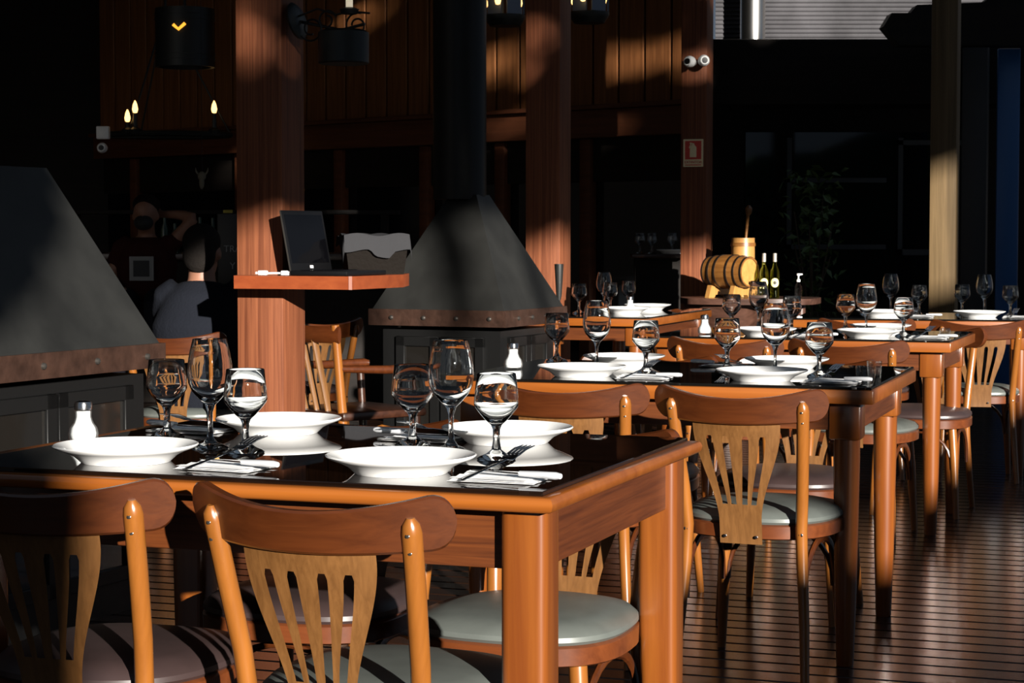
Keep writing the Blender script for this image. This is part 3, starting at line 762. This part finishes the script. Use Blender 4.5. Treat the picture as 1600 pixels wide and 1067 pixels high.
def bottle(x, y, label):
    t = thing('wine_bottle', label, 'bottle', (x, y, .7442), R(-5), 'slim wine bottles')
    b = B(); b.lathe([(0, 0), (.029, 0), (.031, .004), (.031, .165), (.028, .185), (.015, .215), (.0115, .235), (.0115, .29), (.0105, .29), (.0105, .235), (.014, .214), (.027, .184), (.0298, .165), (.0298, .005), (0, .005)], 24); obj('bottle_glass', b, M['bottle'], t)
    b = B(); b.lathe([(0, .245), (.0118, .245), (.0128, .245), (.0128, .302), (0, .303)], 16); obj('foil_cap', b, M['cork'], t)
    def disc(r, z0, rad):      # round label wrapped on the glass
        bb = B(); c = bb.bm.verts.new((0, -rad, z0)); ring = []
        for k in range(28):
            a = 2*math.pi*k/28; ang = r*math.cos(a)/rad; ring.append(bb.bm.verts.new((rad*math.sin(ang), -rad*math.cos(ang), z0+r*math.sin(a))))
        for k in range(28): bb.bm.faces.new((c, ring[k], ring[(k+1) % 28]))
        bmesh.ops.subdivide_edges(bb.bm, edges=[e for e in bb.bm.edges if c in e.verts], cuts=4)
        for v in bb.bm.verts:
            ang = math.atan2(v.co.x, -v.co.y); v.co.x = rad*math.sin(ang); v.co.y = -rad*math.cos(ang)
        return bb
    l = obj('round_label', disc(.030, .105, .0314), M['label'], t)
    obj('label_print', disc(.012, .105, .0317), M['label_dark'], l)
bottle(1.690, 13.36, 'slim bottle with round cream label beside the barrel')
bottle(1.765, 13.38, 'slim bottle with round cream label, farther from the barrel')
t = thing('pump_bottle', 'small clear pump bottle standing on the slab table', 'bottle', (1.93, 13.42, .7442))
b = B(); b.lathe([(0, 0), (.024, 0), (.025, .08), (.012, .10), (.012, .11), (0, .11)], 16); obj('bottle_body', b, M['glass_thin'], t)
b = B(); b.lathe([(0, .11), (.013, .11), (.013, .125), (.005, .125), (.005, .15), (.012, .152), (.012, .165), (0, .165)], 14); b.box((.012, 0, .16), (.03, .01, .008)); obj('pump', b, M['white'], t)

# ------------------------------------------------------------------ wall fittings
def on_facade(s, off, z): p = fa + fd*s + Vector((fd.y, -fd.x, 0))*off; return Vector((p.x, p.y, z))
sg = thing('extinguisher_sign', 'cream and red fire extinguisher sign on the timber pillar', 'sign', (1.318-.187/2*.337-.002, 14.25-.187/2*.941-.003, 1.75), TH)
b = B(); b.box((0, 0, 0), (.145, .004, .195)); obj('board', b, M['sign_cream'], sg)
b = B(); b.box((0, -.003, .020), (.118, .003, .130)); sr = obj('red_field', b, M['sign_red'], sg)
b = B(); b.lathe([(0, -.05), (.024, -.05), (.024, .02), (.012, .035), (.008, .04), (0, .04)], 16, (0, 0, 0), Matrix.Diagonal((1, .1, 1))); b.box((-.008, 0, .046), (.034, .002, .009), rot=(0, R(15), 0)); b.box((-.022, 0, .03), (.006, .002, .035), rot=(0, R(25), 0))
obj('extinguisher_symbol', b, M['sign_cream'], sr, loc=(0, -.005, .020))
text('sign_lettering', 'EXTINTOR', .026, M['sign_red'], sg, (0, -.0035, -.066), (R(90), 0, 0))
b = B(); b.box((0, -.0035, -.085), (.118, .002, .006)); obj('red_line', b, M['sign_red'], sg)
def camera_unit(label, p, rz, boxy):
    t = thing('security_camera', label, 'security camera', p, rz, 'white security cameras')
    b = B(); b.lathe([(0, -.05), (.026, -.05), (.038, -.03), (.041, .0), (.037, .02), (.028, .035), (0, .035)], 20, (0, 0, 0), Euler((R(90), 0, 0)).to_matrix()); obj('housing', b, M['white'], t)
    b = B(); b.lathe([(0, .034), (.022, .034), (.02, .040), (0, .041)], 16, (0, 0, 0), Euler((R(90), 0, 0)).to_matrix()); obj('lens', b, M['black'], t)
    if boxy:
        b = B(); b.box((0, .05, .12), (.10, .06, .10), bevel=.008); obj('mount_box', b, M['white'], t)
    else:
        b = B(); b.tube([(0, .05, 0), (0, .09, 0)], .02, 10); obj('bracket', b, M['white'], t)
    return t
camera_unit('white bullet camera on the sign pillar, turned sideways', (1.245, 14.06, 2.385), R(-30), False)
camera_unit('white bullet camera on the sign pillar, facing us', (1.345, 14.04, 2.39), R(5), False)
camera_unit('white dome camera below a white box in the dark interior', (-3.2, 15.6, 1.85), R(0), True)

# shade lamp hanging far back
def bulb(b, p, r=.024, h=.10):
    b.lathe([(0, 0), (r*.7, .004), (r, h*.3), (r*.7, h*.7), (r*.15, h), (0, h)], 14, p)
lp = thing('shade_lamp', 'hanging black slotted drum lamp with a glowing filament', 'lamp', (-2.48, 15.2, 2.44))
b = B(); b.ring([(.20, 0), (.222, 0), (.222, .44), (.20, .44)], 30); obj('drum_shade', b, M['lamp_black'], lp)
for z in (.06, .10, .36, .40):
    b = B(); b.ring([(.223, z-.009), (.228, z-.009), (.228, z+.009), (.223, z+.009)], 30); obj('band', b, M['lamp_black'], lp)
b = B(); b.tube([(0, 0, .3), (0, 0, 2.7)], .012, 8); b.tube([(-.21, 0, .42), (.21, 0, .42)], .008, 6); obj('hanging_rod', b, M['lamp_black'], lp)
b = B(); b.tube([(-.05, -.232, .30), (-.01, -.235, .265), (.04, -.232, .31)], .012, 8); obj('glowing_filament', b, M['bulb_hot'], lp)
# candle chandelier
cl = thing('candle_chandelier', 'dark chandelier with glowing candle bulbs in the interior', 'chandelier', (-2.8, 16.2, 1.98))
b = B(); b.tube(arc(lambda q: (.52*math.cos(6.283*q), .3*math.sin(6.283*q), 0), 33), .022, 8, cap=False); obj('ring', b, M['lamp_black'], cl)
b = B()
for a in (0, 2.1, 4.2): b.tube([(.52*math.cos(a), .3*math.sin(a), 0), (0, 0, 1.0)], .008, 6)
b.tube([(0, 0, 1), (0, 0, 3.1)], .012, 6); obj('hanging_rods', b, M['lamp_black'], cl)
for dx, dz in ((-.20, .16), (-.265, .09), (.415, .165)):
    dy = -.3*math.sqrt(max(0, 1-(dx/.52)**2))
    b = B(); b.lathe([(0, 0), (.04, 0), (.05, .03), (.02, .05), (.016, dz), (0, dz)], 14, (dx, dy, 0)); h = obj('candle_holder', b, M['lamp_black'], cl)
    b = B(); bulb(b, (dx, dy, dz)); obj('glowing_bulb', b, M['bulb'], h)
# wrought iron wall lamp on the laptop pillar
il = thing('wrought_iron_lamp', 'black wrought iron bracket lamp on the laptop pillar', 'lamp', (-.835, 7.80, 1.96), TH)
b = B(); b.lathe([(0, 0), (.07, 0), (.075, .01), (.06, .022), (0, .026)], 22, (.0, -.02, .03), Euler((0, R(75), 0)).to_matrix()); obj('wall_plate', b, M['lamp_black'], il)
b = B()
def scroll(cx, cz, r, a0, turns, n=26, y=0): return [(cx+r*(1-.6*q)*math.cos(a0+turns*6.283*q), y, cz+r*(1-.6*q)*math.sin(a0+turns*6.283*q)) for q in [i/(n-1) for i in range(n)]]
b.tube(scroll(.075, .0, .055, 2.5, 1.4, y=-.03), .004, 6); b.tube(scroll(.14, .03, .04, .3, 1.2, y=-.03), .004, 6); b.tube(scroll(.265, .005, .05, 1.2, 1.3, y=-.03), .004, 6)
b.tube([(.02, -.03, .05), (.1, -.03, .075), (.18, -.03, .05), (.24, -.03, .06), (.32, -.03, .05)], .004, 6); b.tube([(.02, -.02, .03), (.2, -.03, -.01), (.3, -.03, .01)], .006, 6)
obj('scrollwork', b, M['iron_dark'], il)
b = B(); b.lathe([(0, -.14), (.092, -.14), (.098, -.135), (.098, -.02), (.08, -.01), (0, -.01)], 26, (.21, -.03, 0)); obj('black_canister', b, M['lamp_black'], il)
b = B(); b.lathe([(0, .05), (.03, .05), (.038, .068), (.02, .075), (0, .075)], 18, (.235, -.03, 0)); dsh = obj('drip_dish', b, M['iron'], il)
b = B(); b.lathe([(0, .075), (.0135, .075), (.0135, .19), (0, .19)], 16, (.235, -.03, 0)); obj('candle_sleeve', b, M['candle'], dsh)
# two lanterns at the top
def lantern(label, p):
    t = thing('hanging_lantern', label, 'lantern', p, TH, 'hanging lanterns under the beam')
    b = B(); b.lathe([(0, -.10), (.10, -.10), (.12, -.07), (.13, -.05), (.13, -.03), (0, -.03)], 18); obj('base_ring', b, M['lamp_black'], t)
    for k in range(6):
        a = k*math.pi/3+.3
        bb = B(); bb.box((.122*math.cos(a), .122*math.sin(a), .1), (.012, .1, .26), rot=(0, 0, a)); obj('pane', bb, M['lantern_glass'], t)
    for k in range(3):
        a = k*2.1+.6; bb = B(); bulb(bb, (.06*math.cos(a)*1.9, .06*math.sin(a)*1.9-.05, .02), .02, .08); obj('glowing_bulb', bb, M['bulb'], t)
    b = B(); b.lathe([(0, .23), (.14, .23), (.05, .33), (0, .34)], 18); b.tube([(0, 0, .3), (0, 0, 2.5)], .008, 6); obj('cap', b, M['lamp_black'], t)
lantern('black lantern with warm bulbs beside the chimney top', (-.045, 13.0, 2.62))
lantern('black lantern with warm bulbs beyond the fireplace pillar', (.50, 13.0, 2.64))
# two tiny lamps
for nm, lab, p, r in (('indicator_lamp', 'tiny orange lamp under the header beam', on_facade(3.05, .10, 1.985), .028), ('indicator_lamp', 'tiny yellow lamp glowing in the dark behind the basket', on_facade(2.75, .10, 1.60), .03)):
    b = B(); b.lathe([(0, 0), (r, 0), (r, .02), (r*.6, .035), (0, .036)], 14, (0, 0, 0), Vector((fd.y, -fd.x, 0)).to_track_quat('Z', 'Y').to_matrix())
    tag(obj(nm, b, M['bulb_hot'], loc=p), lab, 'lamp')
# skull ornament
sk = thing('skull_ornament', 'pale horned skull ornament hanging in the dark interior', 'ornament', (-2.05, 13.2, 1.52))
b = B(); b.ellipsoid((0, 0, .06), (.045, .03, .05)); b.ellipsoid((0, -.01, -.01), (.028, .025, .07)); obj('skull', b, M['bone'], sk)
for sx in (-1, 1):
    b = B(); b.tube([(sx*.04, 0, .08), (sx*.062, 0, .115), (sx*.066, 0, .15)], [.011, .008, .002], 8); obj('horn', b, M['bone'], sk)
sk.scale = (.62, .62, .62)
b = B(); b.tube([(0, .02, .09), (0, .02, 5.8)], .003, 6); obj('cord', b, M['black'], sk)
# dark interior bar
bc = thing('back_bar', 'dark bar counter with shelves in the interior', 'bar', (-2.1, 13.9, 0))
b = B(); b.box((0, .2, .5), (2.6, .5, 1.0), bevel=.01); obj('counter', b, M['black_beam'], bc)
b = B(); b.box((0, .2, 1.02), (2.7, .6, .05), bevel=.01); obj('counter_top', b, M['darkwood'], bc)
b = B(); b.box((.1, .22, 1.33), (2.4, .28, .03), bevel=.004); obj('upper_shelf', b, M['black_beam'], bc)
for x in (-1.0, 1.2):
    b = B(); b.box((x, .22, 1.18), (.04, .26, .28)); obj('shelf_support', b, M['black_beam'], bc)
rb = random.Random(2)
for i in range(9):
    x = -2.42+i*.085
    b = B(); h = rb.uniform(.20, .27); b.lathe([(0, 0), (.03, 0), (.031, h*.6), (.012, h*.78), (.012, h), (0, h)], 14)
    tag(obj('liquor_bottle', b, M['green_bottle'], loc=(x, 13.85+rb.uniform(-.05, .05), 1.0455)), 'dark bottle on the bar counter behind the seated person', 'bottle', 'dark bottles on the bar counter')
b = B(); b.box((0, 0, 0), (.065, .004, .03)); tag(obj('yellow_tag', b, M['yellow'], loc=(-1.99, 13.977, 1.33)), 'small yellow tag above the dark bar bottles', 'tag')
# chalkboard sign
cb = thing('chalkboard_sign', 'black sign with grey lettering partly hidden by the laptop pillar', 'sign', (-1.60, 12.05, 1.04), 0)
b = B(); b.box((0, 0, 0), (.36, .03, .52), bevel=.008); obj('board', b, M['black'], cb)
text('lettering', 'TRA', .056, M['chalk'], cb, (-.088, -.0165, .043), (R(90), 0, 0))
text('lettering', 'Y', .056, M['chalk'], cb, (-.088, -.0165, -.06), (R(90), 0, 0))
b = B(); b.tube([(0, 0, -1.03), (0, 0, -.24)], .02, 10); b.lathe([(0, -1.04), (.16, -1.04), (.16, -1.02), (0, -1.02)], 20); obj('stand', b, M['lamp_black'], cb)
# counter with glasses seen between pillars
ct = thing('side_counter', 'narrow dark side counter beside the sign pillar carrying glasses', 'counter', (1.09, 14.90, 0), 0)
b = B(); b.box((0, 0, 1.015), (.40, .30, .03), bevel=.008); obj('counter_top', b, M['darkwood'], ct)
b = B(); b.box((0, .06, .50), (.34, .14, 1.0)); obj('counter_base', b, M['black_beam'], ct)
for x, y, lab in ((.955, 14.88, 'stemmed glass at the outer end of the side counter'), (1.045, 14.9, 'stemmed glass second along the side counter'), (1.205, 14.99, 'stemmed glass on the side counter behind its white plate')):
    put(GOB, (x, y, 1.0302), 0, lab, 'water goblets')
put(PLATE, (1.20, 14.84, 1.0302), 0, 'white plate on the side counter next to the sign pillar', 'white dinner plates on the tables')

# ------------------------------------------------------------------ yard to the right
pn = thing('corrugated_sheet', 'bright corrugated metal sheet above the dark beam', 'metal sheet', (4.3, 16.75, 2.55))
b = B(); rows = []
for i in range(150):
    z = i*.012; y = .008*math.sin(i*math.pi/1.5)
    rows.append([(-2.6, y, z), (-1, y, z), (1, y, z), (2.8, y, z)])
vs = [[b.bm.verts.new(p) for p in r] for r in rows]
for a_, b_ in zip(vs, vs[1:]):
    for i in range(3): b.bm.faces.new((a_[i], a_[i+1], b_[i+1], b_[i]))
obj('sheet', b, M['panel'], pn)
b = B(); b.lathe([(0, 0), (.105, 0), (.105, 2.6), (0, 2.6)], 32)
tag(obj('steel_flue', b, M['flue'], loc=(1.98, 16.5, 2.72)), 'shiny steel flue pipe in front of the corrugated sheet', 'pipe')
b = B(); b.prism([(0, 0), (.06, .10), (.20, .10), (.25, .16), (.75, .18), (.8, .22), (1.8, .26), (1.8, -.14), (.12, -.14)], -.1, .1, Matrix(((1, 0, 0, 0), (0, 0, 1, 0), (0, 1, 0, 0), (0, 0, 0, 1))))
tag(obj('dark_roof_edge', b, M['black_beam'], loc=(2.80, 15.2, 2.74)), 'dark roof edge silhouetted against the corrugated sheet', 'roof')
b = B(); b.box((0, 0, 1.3), (.17, .06, 2.6), bevel=.01); bp = tag(obj('blue_panel', b, M['blue'], loc=(3.82, 15.4, 0), rot=(0, 0, R(-8))), 'deep blue upright panel at the edge of the yard', 'panel')
b = B()
for x0, x1, z0, z1 in ((2.35, 3.2, 1.62, 1.66), (2.35, 2.39, 1.05, 2.0), (2.35, 3.2, 1.05, 1.09), (3.3, 3.34, 1.0, 2.0), (3.3, 3.75, 1.0, 1.05), (3.3, 3.9, 1.94, 1.98)):
    b.box(((x0+x1)/2, 17.08, (z0+z1)/2), (x1-x0, .04, z1-z0))
struct('window_2', b, M['frame_grey'])
b = B(); b.box((2.9, 17.115, 1.35), (1.8, .01, 1.4)); struct('window_3', b, M['void_glass'])
pl = thing('potted_plant', 'leafy dark plant standing in front of the dark yard wall', 'plant', (2.35, 15.6, 0))
b = B(); b.lathe([(0, 0), (.12, 0), (.15, .28), (.14, .28), (0, .26)], 18); obj('pot', b, M['black_beam'], pl)
b = B(); rp = random.Random(9)
for k in range(9):
    a = rp.uniform(0, 6.28); b.tube([(0, 0, .25), (.05*math.cos(a), .05*math.sin(a), .7), (.16*math.cos(a), .16*math.sin(a), 1.25+rp.uniform(-.3, .35))], [.012, .009, .004], 6)
obj('stems', b, M['bark'], pl)
b = B()
for k in range(260):
    a = rp.uniform(0, 6.28); r_ = rp.uniform(.02, .26); z = rp.uniform(.5, 1.7); sz = rp.uniform(.03, .06)
    q = Euler((rp.uniform(-1, 1), rp.uniform(-1, 1), rp.uniform(0, 6.3))).to_matrix(); p = Vector((r_*math.cos(a), r_*math.sin(a), z))
    b.quad(*[p+q @ Vector(v) for v in ((-sz, 0, 0), (0, -sz*.5, .01), (sz, 0, 0), (0, sz*.5, .01))])
obj('leaves', b, M['leaf'], pl, smooth=False)['kind'] = 'stuff'

# ------------------------------------------------------------------ people
def fused(o, vox=.014, it=6):
    m = o.modifiers.new('fuse', 'REMESH'); m.mode = 'VOXEL'; m.voxel_size = vox; m.use_smooth_shade = True
    s_ = o.modifiers.new('soften', 'SMOOTH'); s_.factor = .5; s_.iterations = it
    return o
def head(b, c, fwd):
    m = Matrix.Translation(Vector(c)) @ Matrix.Rotation(fwd, 4, 'Z')
    def e(p, r): b.ellipsoid(m @ Vector(p), r, 18, (0, 0, fwd))
    e((0, 0, .035), (.074, .093, .088)); e((0, .028, -.045), (.058, .066, .062))
    e((0, .098, -.012), (.012, .022, .022)); e((0, .084, -.055), (.024, .016, .010))
    for sx in (-1, 1): e((sx*.076, -.008, -.005), (.010, .022, .032))
def hand(b, p, d, up):
    p = Vector(p); d = Vector(d).normalized(); u = Vector(up).normalized(); s_ = d.cross(u)
    b.tube([p, p+d*.04, p+d*.085], [.026, .036, .034], 10, flat=.45, up=s_)
    for i, (o, l) in enumerate(((-.028, .062), (-.010, .074), (.010, .070), (.027, .054))):
        q = p+d*.08+s_*o; b.tube([q, q+d*l*.5, q+d*l*.85-u*l*.35, q+d*l-u*l*.6], [.0095, .009, .0085, .007], 8)
    q = p+d*.03-s_*.032; b.tube([q, q-s_*.025+d*.03, q-s_*.028+d*.06], [.012, .011, .008], 8)
# seated person seen from behind
ps = thing('person', 'grey haired person in charcoal sweater seated with back to us', 'person', (-1.31, 8.40, 0), R(-6))
b = B(); head(b, (0, .02, 1.085), 0)
b.tube([(0, 0, .93), (0, .005, 1.04)], [.062, .056], 14)
b.tube([(0, .0, .44), (0, -.02, .60), (0, -.02, .80), (0, 0, .95)], [.15, .14, .15, .07], 18, flat=1.2, up=(0, 1, 0))
for sx in (-1, 1):
    b.tube([(sx*.13, -.0, .90), (sx*.165, .12, .70), (sx*.12, .34, .66)], [.05, .042, .032], 12)
    hand(b, (sx*.12, .34, .66), (-sx*.15, 1, .12), (0, 0, 1))
    b.tube([(sx*.09, .0, .49), (sx*.11, .22, .51), (sx*.12, .42, .50), (sx*.12, .42, .28), (sx*.12, .40, .08)], [.085, .08, .06, .05, .04], 12)
    b.tube([(sx*.12, .38, .05), (sx*.13, .46, .04), (sx*.135, .60, .03)], [.042, .04, .028], 10)
fused(obj('body', b, M['skin'], ps))
b = B()
b.tube([(0, .0, .455), (0, -.025, .60), (0, -.03, .78), (0, -.012, .90), (0, 0, .965)], [.165, .158, .170, .125, .07], 22, flat=1.22, up=(0, 1, 0))
for sx in (-1, 1):
    b.tube([(sx*.10, -.01, .935), (sx*.145, -.0, .905), (sx*.165, .03, .84), (sx*.17, .12, .70), (sx*.125, .32, .665)], [.06, .066, .062, .054, .042], 14)
fused(obj('sweater', b, M['sweater'], ps))
b = B(); b.ellipsoid((0, .008, 1.135), (.082, .096, .080), 20); b.ellipsoid((0, -.035, 1.075), (.072, .06, .075), 18); fused(obj('hair', b, M['hair'], ps), .01)
b = B()
for sx in (-1, 1): b.tube([(sx*.09, -.04, .48), (sx*.11, .22, .515), (sx*.12, .44, .505), (sx*.12, .425, .28), (sx*.12, .405, .07)], [.098, .093, .07, .06, .052], 14)
fused(obj('trousers', b, M['trouser'], ps))
# person with raised arm, facing us on a bar stool
st = thing('bar_stool', 'dark bar stool under the person with a raised arm', 'stool', (-2.30, 12.55, 0))
b = B(); b.lathe([(0, .60), (.17, .60), (.175, .62), (.16, .64), (0, .645)], 24); obj('seat', b, M['black'], st)
for a in (.78, 2.35, 3.93, 5.5):
    b = B(); b.tube([(.1*math.cos(a), .1*math.sin(a), .6), (.17*math.cos(a), .17*math.sin(a), 0)], .015, 8); obj('leg', b, M['lamp_black'], st)
pr = thing('person', 'person facing us with one arm raised behind the head', 'person', (-2.30, 12.55, .20), R(180))
b = B(); head(b, (0, .03, 1.085), 0)
b.tube([(0, 0, .93), (0, .01, 1.04)], [.058, .054], 14)
b.tube([(0, 0, .45), (0, 0, .62), (0, 0, .80), (0, 0, .95)], [.14, .13, .145, .07], 18, flat=1.2, up=(0, 1, 0))
# (local -x is to the right in the picture)
b.tube([(-.15, 0, .90), (-.21, .02, .97), (-.30, .0, 1.075)], [.048, .044, .036], 12)
b.tube([(-.30, .0, 1.075), (-.20, -.05, 1.095), (-.10, -.09, 1.10)], [.037, .034, .027], 12)
hand(b, (-.10, -.09, 1.10), (1, -.15, .0), (0, -1, 0))
b.tube([(.15, 0, .90), (.22, .02, .70), (.16, .2, .64)], [.05, .042, .03], 12); hand(b, (.16, .2, .64), (-.3, 1, 0), (0, 0, 1))
for sx in (-1, 1):
    b.tube([(sx*.09, .0, .52), (sx*.11, .22, .55), (sx*.12, .40, .53), (sx*.12, .40, .30), (sx*.12, .36, .06)], [.085, .08, .06, .05, .04], 12)
    b.tube([(sx*.12, .34, .03), (sx*.13, .42, .02), (sx*.135, .54, .01)], [.042, .04, .028], 10)
fused(obj('body', b, M['skin'], pr))
b = B(); b.tube([(0, 0, .46), (0, 0, .62), (0, 0, .80), (0, 0, .91), (0, 0, .955)], [.158, .15, .163, .12, .075], 20, flat=1.2, up=(0, 1, 0))
b.tube([(-.10, 0, .92), (-.16, 0, .905), (-.205, .02, .955)], [.06, .06, .056], 12); b.tube([(.10, 0, .92), (.16, 0, .89), (.205, .01, .78)], [.06, .06, .054], 12)
fused(obj('shirt', b, M['shirt'], pr))
b = B(); b.box((.0, .182, .76), (.15, .004, .15)); b.box((0, .185, .76), (.12, .004, .12)); pt = obj('shirt_print', b, M['chalk'], pr)
b = B(); b.box((0, .188, .76), (.10, .004, .10)); obj('print_panel', b, M['black'], pt)
b = B(); b.ellipsoid((0, -.004, 1.158), (.088, .108, .072), 18); fused(obj('hair', b, M['hair_dark'], pr), .01)
b = B(); b.ellipsoid((0, .098, 1.045), (.064, .066, .05), 16); fused(obj('face_mask', b, M['mask'], pr), .01)
b = B()
for sx in (-1, 1): b.tube([(sx*.09, -.03, .51), (sx*.11, .22, .555), (sx*.12, .42, .535), (sx*.12, .405, .30), (sx*.12, .37, .05)], [.098, .093, .07, .06, .052], 14)
fused(obj('trousers', b, M['trouser'], pr))
